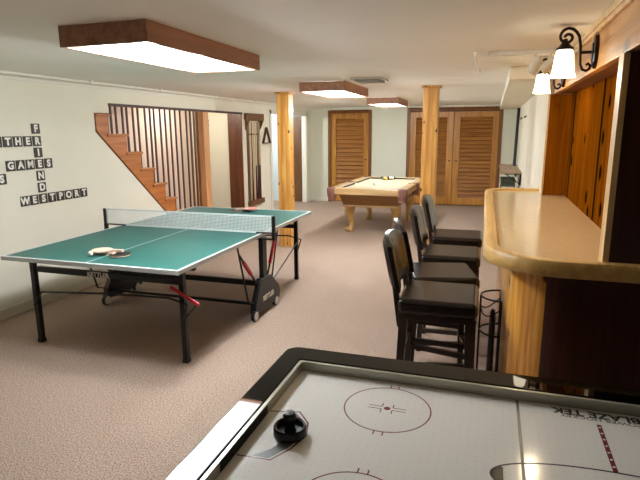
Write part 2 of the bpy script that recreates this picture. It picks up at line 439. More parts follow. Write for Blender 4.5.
louver_door('door_3', C2[0] + 1.03, C2[1] - 0.06, C2[2] - 0.09, 0.085, FW + 0.01, 0.13)
for o, kx in (('door_2', C2[0] + 0.95), ('door_3', C2[0] + 1.10), ('door_1', C1[1] - 0.13)):
    m = Matrix.Translation((kx, FW + 0.02, 1.0)) @ Matrix.Rotation(PI / 2, 4, 'X')
    MB().lathe([(0.008, 0), (0.008, 0.02), (0.018, 0.026), (0.018, 0.036), (0.006, 0.042)], n=14, m=m).build('knob', 'bronze', bpy.data.objects[o], smooth=True)
for i, (a, b, t) in enumerate((C1, C2)):
    w = MB(); fwid = 0.07
    w.box(a, a + fwid, FW - 0.02, FW + 0.05, 0, t); w.box(b - fwid, b, FW - 0.02, FW + 0.05, 0, t); w.box(a + fwid, b - fwid, FW - 0.02, FW + 0.05, t - fwid, t)
    struct(w.build('trim_%d' % (10 + i), 'closet_trim', bevel=0.004))

# ------------------------------------------------------------------ stairs
st = thing('staircase', 'orange-brown wooden staircase climbing behind the slat screen in the left wall', 'stairs', (LW, 5.9, 0))
ris = [5.03, 5.335, 5.575, 5.81, 6.05, 6.26, 6.495, 6.73, 6.965]
zs = [1.868, 1.643, 1.427, 1.215, 1.003, 0.785, 0.575, 0.36, 0.15]
poly = [(4.842, 1.69), (4.842, zs[0] - 0.03)]
for k in range(9):
    poly.append((ris[k], zs[k] - 0.03))
    poly.append((ris[k], (zs[k + 1] - 0.03) if k < 8 else 0.0))
poly += [(6.735, 0.0), (4.872, 1.654)]
MB().prism(poly, LW - 0.02, LW + 0.012, 'x').build('stringer', 'stair', st)
MB().prism(poly, LW - 1.0, LW - 0.96, 'x').build('stringer', 'stair', st)
prev = 4.838
for k in range(9):
    MB().box(LW - 0.97, LW + 0.03, prev - (0.0 if k == 0 else 0.27 - 0.235), ris[k] + 0.035, zs[k] - 0.03, zs[k]).build('tread', 'stair', st, bevel=0.008)
    MB().box(LW - 0.96, LW - 0.02, ris[k] - 0.02, ris[k], (zs[k + 1] if k < 8 else 0.0), zs[k] - 0.03).build('riser', 'stair', st)
    prev = ris[k]
sc = thing('stair_screen', 'row of dark brown upright slats screening the stairs', 'screen', (LW - 0.08, 6.1, 0))
for y in [5.106, 5.173, 5.26, 5.376, 5.458, 5.572, 5.669, 5.81, 5.915, 6.0, 6.133, 6.247, 6.365, 6.486, 6.611, 6.767, 6.875, 6.975, 7.06]:
    zb = 0.0
    wd = 0.03 if y < 6.8 else 0.042
    for k in range(9):
        if y - wd / 2 < ris[k] + 0.037: zb = zs[k] + 0.0015; break
    MB().box(LW - 0.066, LW - 0.052, y - wd / 2, y + wd / 2, zb, OPT - 0.005).build('slat', 'slat' if y < 6.8 else 'jamb', sc, bevel=0.003)
tag(MB().box(LW - 0.13, LW + 0.01, 7.125, 7.285, 0, OPT - 0.02).build('newel_post', 'newel', bevel=0.006), 'light brown square wooden post ending the slat screen', 'post')

# ------------------------------------------------------------------ knotty pine support posts
def support_post(x, y, label, s=0.18):
    t = thing('support_post', label, 'post', (x, y, 0), 'square pine posts holding up the ceiling')
    MB().box(x - s / 2, x + s / 2, y - s / 2, y + s / 2, 0, CEIL - 0.02).build('shaft', 'pine_z', t, bevel=0.006)
    w = MB(); e = 0.025
    w.box(x - s / 2 - e, x + s / 2 + e, y - s / 2 - e, y + s / 2 + e, CEIL - 0.022, CEIL - 0.001)
    w.build('cap_moulding', 'pine_z', t, bevel=0.006)
    return t
support_post(-2.805, 7.1, 'knotty pine post between the green table and the hall opening')
support_post(-0.745, 6.8, 'knotty pine post behind the bar stools, in front of the wide closet')

# ------------------------------------------------------------------ ceiling lights, vent, track, conduit, pipe
def ceiling_light(xa, xb, ya, yb, label, lamp):
    cx, cy = (xa + xb) / 2, (ya + yb) / 2
    t = thing('ceiling_light', label, 'ceiling light', (cx, cy, CEIL), 'wood framed fluorescent ceiling lights')
    zb, th = 2.09, 0.022
    w = MB()
    w.box(xa, xa + th, ya, yb, zb, CEIL - 0.0025); w.box(xb - th, xb, ya, yb, zb, CEIL - 0.0025)
    w.box(xa + th, xb - th, ya, ya + th, zb, CEIL - 0.0025); w.box(xa + th, xb - th, yb - th, yb, zb, CEIL - 0.0025)
    w.build('frame', 'light_frame', t)
    MB().box(xa + th, xb - th, ya + th, yb - th, zb + 0.026, zb + 0.034).build('diffuser', lamp, t)
    MB().box(xa + 0.05, xb - 0.05, ya + 0.05, yb - 0.05, CEIL - 0.03, CEIL - 0.001).build('housing', 'vent', t)
    return t
ceiling_light(-2.135, -1.61, 2.29, 3.60, 'large wood framed ceiling light above the green table', 'diffuser0')
ceiling_light(-2.08, -1.565, 5.70, 6.90, 'wood framed ceiling light in the middle of the row, beside the pine post', 'diffuser1')
ceiling_light(-2.02, -1.51, 8.80, 9.95, 'smallest looking, farthest wood framed ceiling light over the pool table', 'diffuser2')
t = thing('ceiling_vent', 'grey metal air vent in the ceiling behind the middle light', 'vent', (-1.24, 5.65, CEIL))
w = MB(); xa, xb, ya, yb = -1.42, -1.10, 5.42, 5.84
w.box(xa, xb, ya, ya + 0.03, CEIL - 0.02, CEIL - 0.001).box(xa, xb, yb - 0.03, yb, CEIL - 0.02, CEIL - 0.001)
w.box(xa, xa + 0.03, ya + 0.03, yb - 0.03, CEIL - 0.02, CEIL - 0.001).box(xb - 0.03, xb, ya + 0.03, yb - 0.03, CEIL - 0.02, CEIL - 0.001)
w.build('frame', 'vent', t, bevel=0.003)
w = MB()
for i in range(8):
    y = ya + 0.06 + i * 0.043
    w.box(xa + 0.03, xb - 0.03, -0.018, 0.018, -0.0015, 0.0015, Matrix.Translation((0, y, CEIL - 0.02)) @ Matrix.Rotation(0.7, 4, 'X'))
w.build('louvre_blades', 'vent', t)
MB().box(xa + 0.03, xb - 0.03, ya + 0.03, yb - 0.03, CEIL - 0.004, CEIL - 0.001).build('dark_opening', 'hole', t)
t = thing('track_light', 'white ceiling track with two spotlight cans beside the wall sconces', 'track light', (0.15, 4.04, CEIL))
MB().box(-0.06, 0.40, 4.02, 4.055, CEIL - 0.03, CEIL - 0.001).build('track', 'trim', t, bevel=0.003)
for x, a in ((0.25, 0.5), (0.34, 0.9)):
    MB().tube([(x, 4.037, CEIL - 0.03), (x, 4.037, CEIL - 0.06)], 0.008).build('stem', 'trim', t)
    m = Matrix.Translation((x, 4.037, CEIL - 0.1)) @ Matrix.Rotation(a, 4, 'Y')
    MB().lathe([(0.036, -0.06), (0.036, 0.03), (0.026, 0.05), (0.01, 0.055)], n=18, m=m).build('spotlight_can', 'trim', t, smooth=True)
tag(MB().tube([(-0.143, 3.97, CEIL - 0.004), (-0.143, 3.985, CEIL - 0.025), (-0.142, 5.11, CEIL - 0.025), (-0.142, 5.13, CEIL - 0.004)], 0.011, 8).build('ceiling_conduit', 'trim', smooth=True),
    'short white conduit fixed to the ceiling left of the track light', 'conduit')
t = thing('ceiling_pipe', 'thin white pipe running along the ceiling by the left wall', 'pipe', (LW + 0.13, 6, CEIL - 0.03))
MB().tube([(LW + 0.13, YN, CEIL - 0.025), (LW + 0.13, 9.6, CEIL - 0.025)], 0.011, 8).build('pipe', 'trim', t, smooth=True)
for y in (3.0, 4.68, 5.9, 7.3, 8.7):
    MB().box(LW + 0.11, LW + 0.15, y - 0.012, y + 0.012, CEIL - 0.04, CEIL - 0.001).build('clip', 'trim', t)

# ------------------------------------------------------------------ wall sconces
def sconce(y, label):
    x, zt, zb = 0.335, 2.074, 1.933
    t = thing('wall_sconce', label, 'wall lamp', (0.488, y, 2.05), 'bronze scroll sconces above the bar')
    m = Matrix.Translation((0.476, y, 2.055)) @ Matrix.Rotation(PI / 2, 4, 'Y') @ Matrix.Diagonal((1, 0.6, 1, 1))
    MB().lathe([(0.0, -0.014), (0.045, -0.012), (0.05, -0.004), (0.060, -0.008), (0.082, -0.004), (0.085, 0.004), (0.085, 0.013)], n=24, m=m).build('back_plate', 'bronze', t, smooth=True)
    pts = []
    for i in range(22):            # spiral over the shade, winding outwards
        k = 1 - i / 21; a = PI * 0.5 + k * PI * 2.45; r = 0.044 - 0.034 * k
        pts.append((x + 0.012 - 0.006 * k + r * math.cos(a), y, 2.138 - 0.006 * k + r * math.sin(a) * 0.92))
    pts += [(0.368, y, 2.173), (0.386, y, 2.157), (0.400, y, 2.135), (0.409, y, 2.09), (0.411, y, 2.04), (0.414, y, 1.995), (0.425, y, 1.970), (0.445, y, 1.962), (0.460, y, 1.972), (0.463, y, 1.988), (0.452, y, 1.998), (0.442, y, 1.99)]
    MB().tube(pts, 0.0075, 8).build('scroll_arm', 'bronze', t, smooth=True)
    MB().tube([(0.411, y, 2.055), (0.47, y, 2.055)], 0.008, 8).build('wall_arm', 'bronze', t, smooth=True)
    MB().lathe([(0.044, zt - 0.004), (0.043, zt + 0.006), (0.030, zt + 0.016), (0.020, zt + 0.03), (0.012, zt + 0.038), (0.010, zt + 0.052)], (x, y, 0), 18).build('cup', 'bronze', t, smooth=True)
    MB().lathe([(0.063, zb), (0.062, zb + 0.006), (0.055, zb + 0.03), (0.050, zb + 0.07), (0.046, zb + 0.11), (0.040, zb + 0.132), (0.032, zt)], (x, y, 0), 24).build('glass_shade', 'shade', t, smooth=True)
    return t
sconce(3.16, 'lit bronze scroll sconce with white glass shade, nearest the viewer above the bar')
sconce(4.45, 'lit bronze scroll sconce with white glass shade, farther one at the alcove end')

# ------------------------------------------------------------------ bar
bar = thing('bar_counter', 'pine bar with a tan top and rounded oak edge under the sconces', 'bar', (0.2, 3.9, 0))
def arc(cx, cy, r, a0, a1, n=12): return [(cx + r * math.cos(a0 + (a1 - a0) * i / n), cy + r * math.sin(a0 + (a1 - a0) * i / n)) for i in range(n + 1)]
edge = [(0.465, 5.59), (0.3, 5.575)] + arc(0.19, 5.345, 0.225, PI * 0.5, PI, 10) + [(-0.026, 4.4), (-0.012, 3.4)] + arc(0.331, 2.79, 0.336, PI, PI * 1.5, 16) + [(0.8, 2.452), (2.1, 2.465)]
top = edge + [(2.1, 2.50), (0.65, 2.50), (0.65, 5.2), (0.47, 5.2)]
MB().prism(top, 1.03, 1.075, 'z').build('bar_top', 'laminate', bar)
MB().sweep(edge, [(0.0, 1.02), (-0.008, 1.03), (-0.008, 1.075), (0.004, 1.092), (0.03, 1.098), (0.06, 1.092), (0.072, 1.076), (0.072, 1.02)]).build('edge_rail', 'oak_rail', bar, smooth=True)
base = [(0.47, 5.35), (0.25, 5.34)] + arc(0.27, 5.19, 0.15, PI * 0.5, PI, 8)[1:] + [(0.122, 4.0)] + arc(0.394, 2.83, 0.27, PI, PI * 1.36, 12) + [(0.65, 2.64), (0.65, 5.2), (0.47, 5.2)]
MB().prism(base, 0.09, 1.03, 'z').build('front_panel', 'pine_bar', bar, smooth=True)
kick = [(0.47, 5.30), (0.25, 5.28), (0.17, 5.15), (0.17, 2.85), (0.22, 2.7), (0.38, 2.62), (2.1, 2.62), (2.1, 2.65), (0.65, 2.65), (0.65, 5.2), (0.47, 5.2)]
MB().prism(arc(0.394, 2.83, 0.27, PI * 1.36, PI * 1.5, 8) + [(2.1, 2.56), (2.1, 2.63), (0.65, 2.63)], 0.09, 1.03, 'z').build('shaded_end_panel', 'dark_panel', bar, smooth=True)  # unlit side of the bar base; its shade is put into a darker colour
MB().prism(kick, 0, 0.09, 'z').build('kick_board', 'black', bar)

# ------------------------------------------------------------------ wire stand beside the bar
t = thing('wire_stand', 'black wire stand with scrolls on the carpet beside the bar front', 'stand', (0.03, 3.25, 0))
cx, cy, rr = 0.105, 3.25, 0.118
for z in (0.672, 0.45, 0.04):
    MB().tube([(u, v, z) for u, v in arc(cx, cy, rr, PI * 0.5, PI * 1.5, 14)], 0.006, 8).build('half_ring', 'wire', t, smooth=True)
    MB().tube([(cx, cy - rr, z), (cx, cy + rr, z)], 0.005, 8).build('back_bar', 'wire', t, smooth=True)
for a in (PI * 0.5, PI, PI * 1.5):
    x, y = cx + rr * math.cos(a), cy + rr * math.sin(a)
    MB().tube([(x, y, 0.0), (x, y, 0.672)], 0.006, 8).build('leg', 'wire', t, smooth=True)
for i in range(2):
    a0 = PI * 0.5 + PI * i / 2; pts = []
    for k in range(15):
        a = a0 + PI / 2 * k / 14
        pts.append((cx + rr * math.cos(a), cy + rr * math.sin(a), 0.625 - 0.06 * math.sin(PI * k / 14) ))
    MB().tube(pts, 0.004, 6).build('scroll', 'wire', t, smooth=True)
tag(MB().lathe([(0.0, 0.002), (0.018, 0.003), (0.02, 0.03), (0.019, 0.52), (0.013, 0.57), (0.0, 0.585)], (0.062, 3.27, 0), 14).build('slim_item', 'espresso', smooth=True),
    'slim dark upright item standing inside the wire stand', 'slim_item')  # dark slim upright form, not identified further

# ------------------------------------------------------------------ bar stools (facing +x)
def make_stool():
    t = thing('bar_stool', '', 'bar stool', (0, 0, 0), 'black leather bar stools along the bar')
    s = 0.205
    MB().box(-0.215, 0.215, -0.215, 0.215, 0.675, 0.765).build('seat', 'leather', t, bevel=0.032, seg=4)
    MB().box(-0.205, 0.205, -0.205, 0.205, 0.648, 0.68).build('seat_frame', 'espresso', t, bevel=0.004)
    for sy in (-1, 1):
        MB().taper(0.175, sy * 0.18, 0, 0.655, 0.036, 0.05, 0.012, sy * 0.006).build('leg', 'espresso', t, bevel=0.003)
        MB().taper(-0.178, sy * 0.18, 0, 0.655, 0.036, 0.046, -0.03, sy * 0.006).build('leg', 'espresso', t, bevel=0.003)
        MB().bar((-0.195, sy * 0.182, 0.60), (-0.236, sy * 0.180, 0.90), 0.032).build('back_post', 'espresso', t, bevel=0.003)
        MB().bar((-0.19, sy * 0.182, 0.34), (0.178, sy * 0.182, 0.30), 0.022, 0.032).build('stretcher', 'espresso', t)
        MB().bar((-0.2, sy * 0.183, 0.17), (0.183, sy * 0.183, 0.17), 0.022, 0.03).build('stretcher', 'espresso', t)
    MB().bar((0.183, -0.18, 0.23), (0.183, 0.18, 0.23), 0.024, 0.034).build('foot_rail', 'espresso', t)
    MB().bar((-0.19, -0.18, 0.42), (-0.19, 0.18, 0.42), 0.02, 0.03).build('stretcher', 'espresso', t)
    # backrest: padded panel, gently curved in plan, arched at the top, leaning back
    n, k = 10, 8; vs = []; fs = []
    def bp(u, v, side):
        y = (u - 0.5) * 0.43; zt = 1.095 - 0.03 * (2 * u - 1) ** 4 - 0.012 * (2 * u - 1) ** 2
        z = 0.80 + (zt - 0.80) * v
        x = -0.205 - (z - 0.8) * 0.21 - 0.035 * (1 - (2 * u - 1) ** 2)
        pf = (1 - (2 * u - 1) ** 8) ** 0.5 * (1 - (2 * v - 1) ** 8) ** 0.5
        return (x + side * (0.012 + 0.02 * pf), y, z)
    for side in (1, -1):
        for i in range(n + 1):
            for j in range(k + 1): vs.append(bp(i / n, j / k, side))
    o2 = (n + 1) * (k + 1); ix = lambda i, j: i * (k + 1) + j
    for i in range(n):
        for j in range(k):
            fs.append((ix(i, j), ix(i + 1, j), ix(i + 1, j + 1), ix(i, j + 1)))
            fs.append((o2 + ix(i, j), o2 + ix(i, j + 1), o2 + ix(i + 1, j + 1), o2 + ix(i + 1, j)))
    for i in range(n):
        for j in (0, k): fs.append((ix(i, j), ix(i + 1, j), o2 + ix(i + 1, j), o2 + ix(i, j)))
    for j in range(k):
        for i in (0, n): fs.append((ix(i, j), ix(i, j + 1), o2 + ix(i, j + 1), o2 + ix(i, j)))
    b = MB().add(vs, fs).build('backrest', 'leather', t, smooth=True)
    return t
stool = make_stool()
for i, (x, y, a, lab) in enumerate(((-0.238, 2.945, 1, 'black leather bar stool nearest the viewer, its legs in full view'),
                                    (-0.275, 3.43, 13, 'turned black leather bar stool directly behind the nearest one'),
                                    (-0.25, 4.03, 1, 'black leather bar stool third along the bar from the viewer'),
                                    (-0.25, 4.74, 1, 'black leather bar stool farthest from the viewer, near the pine post'))):
    o = stool if i == 0 else copy_tree(stool)
    o.location = (x, y, 0); o.rotation_euler = (0, 0, math.radians(a)); o['label'] = lab

# ------------------------------------------------------------------ table tennis table
TX0, TX1, TY0, TY1, TZ = -3.457, -1.932, 2.908, 5.648, 0.76
TM = (TY0 + TY1) / 2
tt = thing('table_tennis_table', 'green folding table tennis table with black undercarriage and white net', 'table', ((TX0 + TX1) / 2, TM, 0))
for a, b in ((TY0, TM - 0.004), (TM + 0.004, TY1)):
    tp = MB().box(TX0 + 0.004, TX1 - 0.004, a + 0.002, b - 0.002, TZ - 0.022, TZ).build('tabletop', 'green', tt)
    MB().box(TX0 + 0.013, TX1 - 0.013, a + 0.013, b - 0.013, TZ - 0.028, TZ - 0.0225).build('underside', 'black', tp)
    w = MB(); h = TZ + 0.0008
    w.box(TX0, TX0 + 0.02, a, b, TZ - 0.0005, h).box(TX1 - 0.02, TX1, a, b, TZ - 0.0005, h)
    e0, e1 = (a, a + 0.02) if a == TY0 else (b - 0.02, b)
    w.box(TX0 + 0.02, TX1 - 0.02, e0, e1, TZ - 0.0005, h)
    w.box((TX0 + TX1) / 2 - 0.003, (TX0 + TX1) / 2 + 0.003, a + 0.02, b - 0.02, TZ - 0.0005, h)
    w.build('boundary_line', 'white_line', tp)
    w = MB(); zb, zt = TZ - 0.03, TZ - 0.0006
    w.box(TX0, TX0 + 0.012, a, b, zb, zt).box(TX1 - 0.012, TX1, a, b, zb, zt).box(TX0 + 0.012, TX1 - 0.012, a, a + 0.012, zb, zt).box(TX0 + 0.012, TX1 - 0.012, b - 0.012, b, zb, zt)
    w.build('edge_band', 'alu', tp)
for x in (-3.395, -2.05):
    for y in (3.13, 5.45):
        lg = MB().box(x - 0.02, x + 0.02, y - 0.02, y + 0.02, 0.02, TZ - 0.031).build('leg', 'black', tt, bevel=0.003)
        MB().box(x - 0.024, x + 0.024, y - 0.024, y + 0.024, 0, 0.03).build('foot_cap', 'black_plastic', lg, bevel=0.004)
for y in (3.13, 5.45):
    s = 1 if y < 4 else -1
    cb = MB().box(-3.348, -2.07, y - 0.016, y + 0.016, 0.592, 0.636).build('cross_bar', 'black', tt, bevel=0.003)
    if y < 4:
        text_mesh('lettering', 'KETTLER', 0.05, 'letter', cb, frame_mtx((-2.765, y - 0.0175, 0.613), (1, 0, 0), (0, 0, 1)), 0.0008, 0.0012)
    MB().tube([(-3.40, y - 0.03 * s, 0.32), (-3.31, y - 0.03 * s, 0.435), (-2.70, y - 0.03 * s, 0.478), (-2.15, y - 0.03 * s, 0.495), (-2.0, y - 0.03 * s, 0.46), (-2.04, y - 0.03 * s, 0.34)], 0.008, 8).build('brace_rod', 'black', tt, smooth=True)
for x in (TX0 + 0.10, TX1 - 0.10):
    MB().box(x - 0.015, x + 0.015, 3.0, TM - 0.08, TZ - 0.06, TZ - 0.022).build('side_rail', 'black', tt)
    MB().box(x - 0.015, x + 0.015, TM + 0.08, 5.55, TZ - 0.06, TZ - 0.022).build('side_rail', 'black', tt)
MB().bar((-2.115, 3.075, 0.59), (-1.905, 3.10, 0.465), 0.02, 0.024).build('release_lever', 'red', tt, bevel=0.005)
MB().tube([(-1.935, 3.11, 0.455), (-2.045, 3.115, 0.33)], 0.006, 8).build('brace_rod', 'black', tt)
# chassis
for y, z in ((4.16, 0.335), (4.24, 0.285), (4.12, 0.14)):
    MB().box(-3.53, -1.94, y - 0.012, y + 0.012, z - 0.012, z + 0.012).build('cross_bar', 'black', tt)
MB().prism([(-3.48, 0.30), (-3.15, 0.44), (-2.95, 0.46), (-2.95, 0.40), (-3.12, 0.34), (-3.44, 0.20)], 4.14, 4.22, 'y').build('fold_bracket', 'black', tt, bevel=0.004)
for sx, x in ((1, -1.945), (-1, -3.54)):
    MB().box(x - 0.022, x + 0.022, 4.255, 4.345, 0.28, TZ - 0.04).build('upright', 'black', tt, bevel=0.004)
    hs = MB().prism([(4.05, 0.065), (4.075, 0.15), (4.20, 0.35), (4.41, 0.345), (4.60, 0.20), (4.645, 0.12), (4.60, 0.055), (4.45, 0.05), (4.21, 0.045)], x - 0.028, x + 0.028, 'x').build('wheel_housing', 'black_plastic', tt, bevel=0.006)
    if sx == 1:
        text_mesh('lettering', 'KETTLER', 0.066, 'letter', hs, frame_mtx((x + 0.0292, 4.345, 0.155), (0, 1, 0), (0, 0, 1)), 0.0008, 0.002, sx=0.95)
    for y in (4.05, 4.52):
        m = Matrix.Translation((x + 0.015, y, 0.05)) @ Matrix.Rotation(PI / 2, 4, 'Y')
        wl = MB().lathe([(0.03, -0.014), (0.048, -0.012), (0.05, 0), (0.048, 0.018), (0.03, 0.02)], n=24, m=m).build('wheel', 'black_plastic', tt, smooth=True)
        MB().lathe([(0.010, 0.0), (0.041, 0.0205), (0.041, 0.023), (0.012, 0.026), (0.0, 0.026)], n=20, m=m).build('wheel_hub', 'rubber', wl, smooth=True)
    # folding struts with red latches
    MB().tube([(x, 3.80, 0.725), (x, 3.97, 0.20), (x, 4.08, 0.16)], 0.0085, 8).build('strut', 'black', tt)
    a, b = Vector((x, 3.83, 0.655)), Vector((x, 4.15, 0.32))
    so = MB().tube([a, b], 0.009, 8).build('strut', 'black', tt)
    MB().bar(a.lerp(b, 0.22), a.lerp(b, 0.66), 0.028).build('latch', 'red', so, bevel=0.004)
    a, b = Vector((x, 4.62, 0.70)), Vector((x, 4.39, 0.335))
    so = MB().tube([a, b], 0.009, 8).build('strut', 'black', tt)
    MB().bar(a.lerp(b, 0.2), a.lerp(b, 0.72), 0.028).build('latch', 'red', so, bevel=0.004)
    MB().tube([(x, 4.66, 0.715), (x, 4.50, 0.30)], 0.007, 8).build('strut', 'black', tt)
    MB().tube([(x - sx * 0.08, 5.43, 0.44), (x, 4.50, 0.25)], 0.007, 8).build('strut', 'black', tt)
# net
nt_ = MB(); NX0, NX1, NZ0, NZ1 = TX0 - 0.18, TX1 + 0.11, TZ + 0.004, TZ + 0.15
n = 130
for i in range(n + 1):
    x = NX0 + (NX1 - NX0) * i / n; nt_.box(x - 0.0016, x + 0.0016, TM - 0.0012, TM + 0.0012, NZ0, NZ1)
for j in range(12):
    z = NZ0 + (NZ1 - NZ0) * j / 11; nt_.box(NX0, NX1, TM - 0.0012, TM + 0.0012, z - 0.0016, z + 0.0016)
net = nt_.build('net', 'net', tt)
MB().box(NX0, NX1, TM - 0.003, TM + 0.003, NZ1 - 0.002, NZ1 + 0.014).build('top_tape', 'white_line', net)
MB().box(TX0, TX1, TM - 0.003, TM + 0.003, NZ0 - 0.004, NZ0 + 0.008).build('bottom_tape', 'white_line', net)
for x, s in ((NX0, -1), (NX1, 1)):
    w = MB(); w.box(x - 0.014, x + 0.014, TM - 0.014, TM + 0.014, TZ - 0.01, NZ1 + 0.012)
    xe = TX0 + 0.06 if s < 0 else TX1 - 0.06
    w.box(min(x, xe), max(x, xe), TM - 0.018, TM + 0.018, TZ - 0.058, TZ - 0.042)
    w.box(min(x, xe), max(x, xe), TM - 0.012, TM + 0.012, TZ + 0.001, TZ + 0.012)
    w.box(x - 0.014, x + 0.014, TM - 0.018, TM + 0.018, TZ - 0.06, TZ + 0.013)
    w.build('net_post', 'black_plastic', net, bevel=0.003)

# paddles (handle towards -x before turning)
def paddle(x, y, z, ang, label, top, rim='handle', tilt=0.0):
    t = thing('table_tennis_paddle', label, 'paddle', (0, 0, 0), 'table tennis paddles')
    def blade(r, k): return [(0.06 + r * math.cos(a), r * 0.95 * math.sin(a)) for a in [2 * PI * i / 32 for i in range(32)]]
    MB().prism(blade(0.078, 32), 0.005, 0.011, 'z').build('blade', 'handle', t)
    MB().prism(blade(0.076, 32), 0.011, 0.0145, 'z').build('rubber_sheet', top, t)
    MB().prism(blade(0.076, 32), 0.0015, 0.005, 'z').build('rubber_sheet', 'black_plastic' if top != 'black_plastic' else 'pink', t)
    MB().prism([(-0.115, -0.016), (-0.02, -0.012), (0.02, -0.03), (0.02, 0.03), (-0.02, 0.012), (-0.115, 0.016)], 0.0, 0.02, 'z').build('handle', rim, t, bevel=0.004)
    t.location = (x, y, z); t.rotation_euler = (0, tilt, ang)
    return t
paddle(-2.655, 3.165, TZ + 0.001, math.radians(3), 'dark faced paddle lying on the near half of the green table', 'black_plastic')
paddle(-2.70, 3.185, TZ + 0.0225, math.radians(186), 'paddle with a pale blade stacked on the handle of the dark one, near half', 'handle')
paddle(-2.72, 5.45, TZ + 0.001, math.radians(175), 'dark faced paddle at the far end of the green table', 'black_plastic', 'slat')
paddle(-2.66, 5.43, TZ + 0.0235, math.radians(20), 'pink faced paddle on top of another at the far table end', 'pink')
tag(MB().sphere((-2.80, 3.10, TZ + 0.021), 0.02).build('table_tennis_ball', 'ivory', smooth=True), 'white table tennis ball beside the paddles on the near half', 'ball', 'table tennis balls')

# ------------------------------------------------------------------ letter tiles on the left wall
PT = 0.1103
colY = lambda c: 4.023 + (c) * 0.1085
rowZ = [1.701, 1.585, 1.478, 1.370, 1.258, 1.145, 1.035]
words = []
for i, ch in enumerate('FRIENDS'): words.append((ch, 0, i, 'in the upright word FRIENDS'))
for i, ch in enumerate('GAMES'):
    if i != 3: words.append((ch, i - 3, 3, 'in the word GAMES'))
for i, ch in enumerate('WESTPORT'):
    if i != 2: words.append((ch, i - 2, 6, 'in the word WESTPORT'))
for ch, c in (('T', -3), ('H', -2), ('E', -1)): words.append((ch, c, 1, 'in the word ending THER'))
words.append(('E', -4, 1, 'cut by the left photo edge before THER'))
words.append(('S', -4, 4, 'below and left of the word GAMES'))
for ch, c, r, wd in words:
    lab = 'dark square wall tile with white letter %s %s' % (ch, wd)
    if wd == 'in the word WESTPORT' and ch == 'T': lab = 'dark square wall tile with white letter T %s' % ('fourth in the word WESTPORT' if c == 1 else 'ending the word WESTPORT')
    if ch == 'S' and c == 0: lab = 'dark square wall tile with white letter S shared by FRIENDS and WESTPORT'
    if ch == 'E' and c == 0: lab = 'dark square wall tile with white letter E shared by FRIENDS and GAMES'
    if ch == 'R' and c == 0: lab = 'dark square wall tile with white letter R shared by FRIENDS and the THER word'
    y, z = colY(c), rowZ[r]
    t = thing('letter_tile', lab, 'letter tile', (LW, y, z), 'dark letter tiles on the left wall')
    MB().box(LW - 0.0005, LW + 0.009, y - 0.048, y + 0.048, z - 0.047, z + 0.047).build('tile', 'tile', t, bevel=0.003)
    text_mesh('letter', ch, 0.09, 'letter', t, frame_mtx((LW + 0.0095, y, z - 0.001), (0, 1, 0), (0, 0, 1)), 0.0006, 0.0042)

# ------------------------------------------------------------------ pool table
px_, py_ = -1.84, 9.10
pt = thing('pool_table', 'blond oak pool table with tan cloth and leather pockets', 'pool table', (0, 0, 0))
HX, HY, PZ = 0.62, 1.15, 0.775
RWD = 0.115
MB().box(-HX + 0.08, HX - 0.08, -HY + 0.08, HY - 0.08, PZ - 0.06, PZ - 0.03).build('bed', 'cloth', pt)
for s in (-1, 1):
    MB().box(-HX + 0.09, HX - 0.09, s * HY - (RWD if s > 0 else 0), s * HY + (RWD if s < 0 else 0), PZ - 0.10, PZ).build('rail', 'blond', pt, bevel=0.012)
    for q in (-1, 1):
        ya, yb = (0.06, HY - 0.09) if q > 0 else (-HY + 0.09, -0.06)
        MB().box(s * HX - (RWD if s > 0 else 0), s * HX + (RWD if s < 0 else 0), ya, yb, PZ - 0.10, PZ).build('rail', 'blond_y', pt, bevel=0.012)
# cushions
def cushion(a, b, inward):
    a, b, n = Vector(a + (0,)), Vector(b + (0,)), Vector(inward + (0,)); d = (b - a).normalized()
    w = MB(); c = 0.035
    vs = [a, b, b + n * 0.05 - d * c, a + n * 0.05 + d * c]
    w.add([(v.x, v.y, PZ - 0.002) for v in vs] + [(v.x, v.y, PZ - 0.014) for v in vs], [(0, 1, 2, 3), (7, 6, 5, 4)] + [(i, (i + 1) % 4, 4 + (i + 1) % 4, 4 + i) for i in range(4)])
    cu = w.build('cushion', 'cloth', pt)
    vs = [v + n * 0.001 for v in vs[2:]] + [a + n * 0.03 + d * c, b + n * 0.03 - d * c]
    w = MB(); w.add([(v.x, v.y, PZ - 0.004) for v in vs] + [(v.x, v.y, PZ - 0.031) for v in vs], [(0, 1, 2, 3), (7, 6, 5, 4)] + [(i, (i + 1) % 4, 4 + (i + 1) % 4, 4 + i) for i in range(4)])
    w.build('nose', 'nose', cu)
ix_, iy_ = HX - RWD, HY - RWD
for s in (-1, 1):
    cushion((-ix_ + 0.04, s * iy_), (ix_ - 0.04, s * iy_), (0, -s))
    cushion((s * ix_, 0.07), (s * ix_, iy_ - 0.04), (-s, 0)); cushion((s * ix_, -iy_ + 0.04), (s * ix_, -0.07), (-s, 0))
def pocket(x, y, dx, dy, r):
    w = MB()
    n = 28; pr = [(r * 0.62, PZ - 0.165), (r * 0.85, PZ - 0.14), (r, PZ - 0.085), (r * 1.02, PZ - 0.012), (r * 0.95, PZ + 0.003), (r * 0.72, PZ + 0.002), (r * 0.70, PZ - 0.10)]
    w.lathe(pr, (x, y, 0), n)
    p = w.build('pocket', 'pocket', pt, smooth=True)
    MB().lathe([(r * 0.69, PZ - 0.02), (r * 0.69, PZ - 0.001)], (x, y, 0), 20).build('pocket_mouth', 'hole', p)
    f = MB()
    for i in range(18):
        a = 2 * PI * i / 18; rr_ = r * 0.70
        f.bar((x + rr_ * math.cos(a), y + rr_ * math.sin(a), PZ - 0.15), (x + rr_ * 0.96 * math.cos(a), y + rr_ * 0.96 * math.sin(a), PZ - 0.20), 0.009)
    f.build('fringe', 'pocket', p)
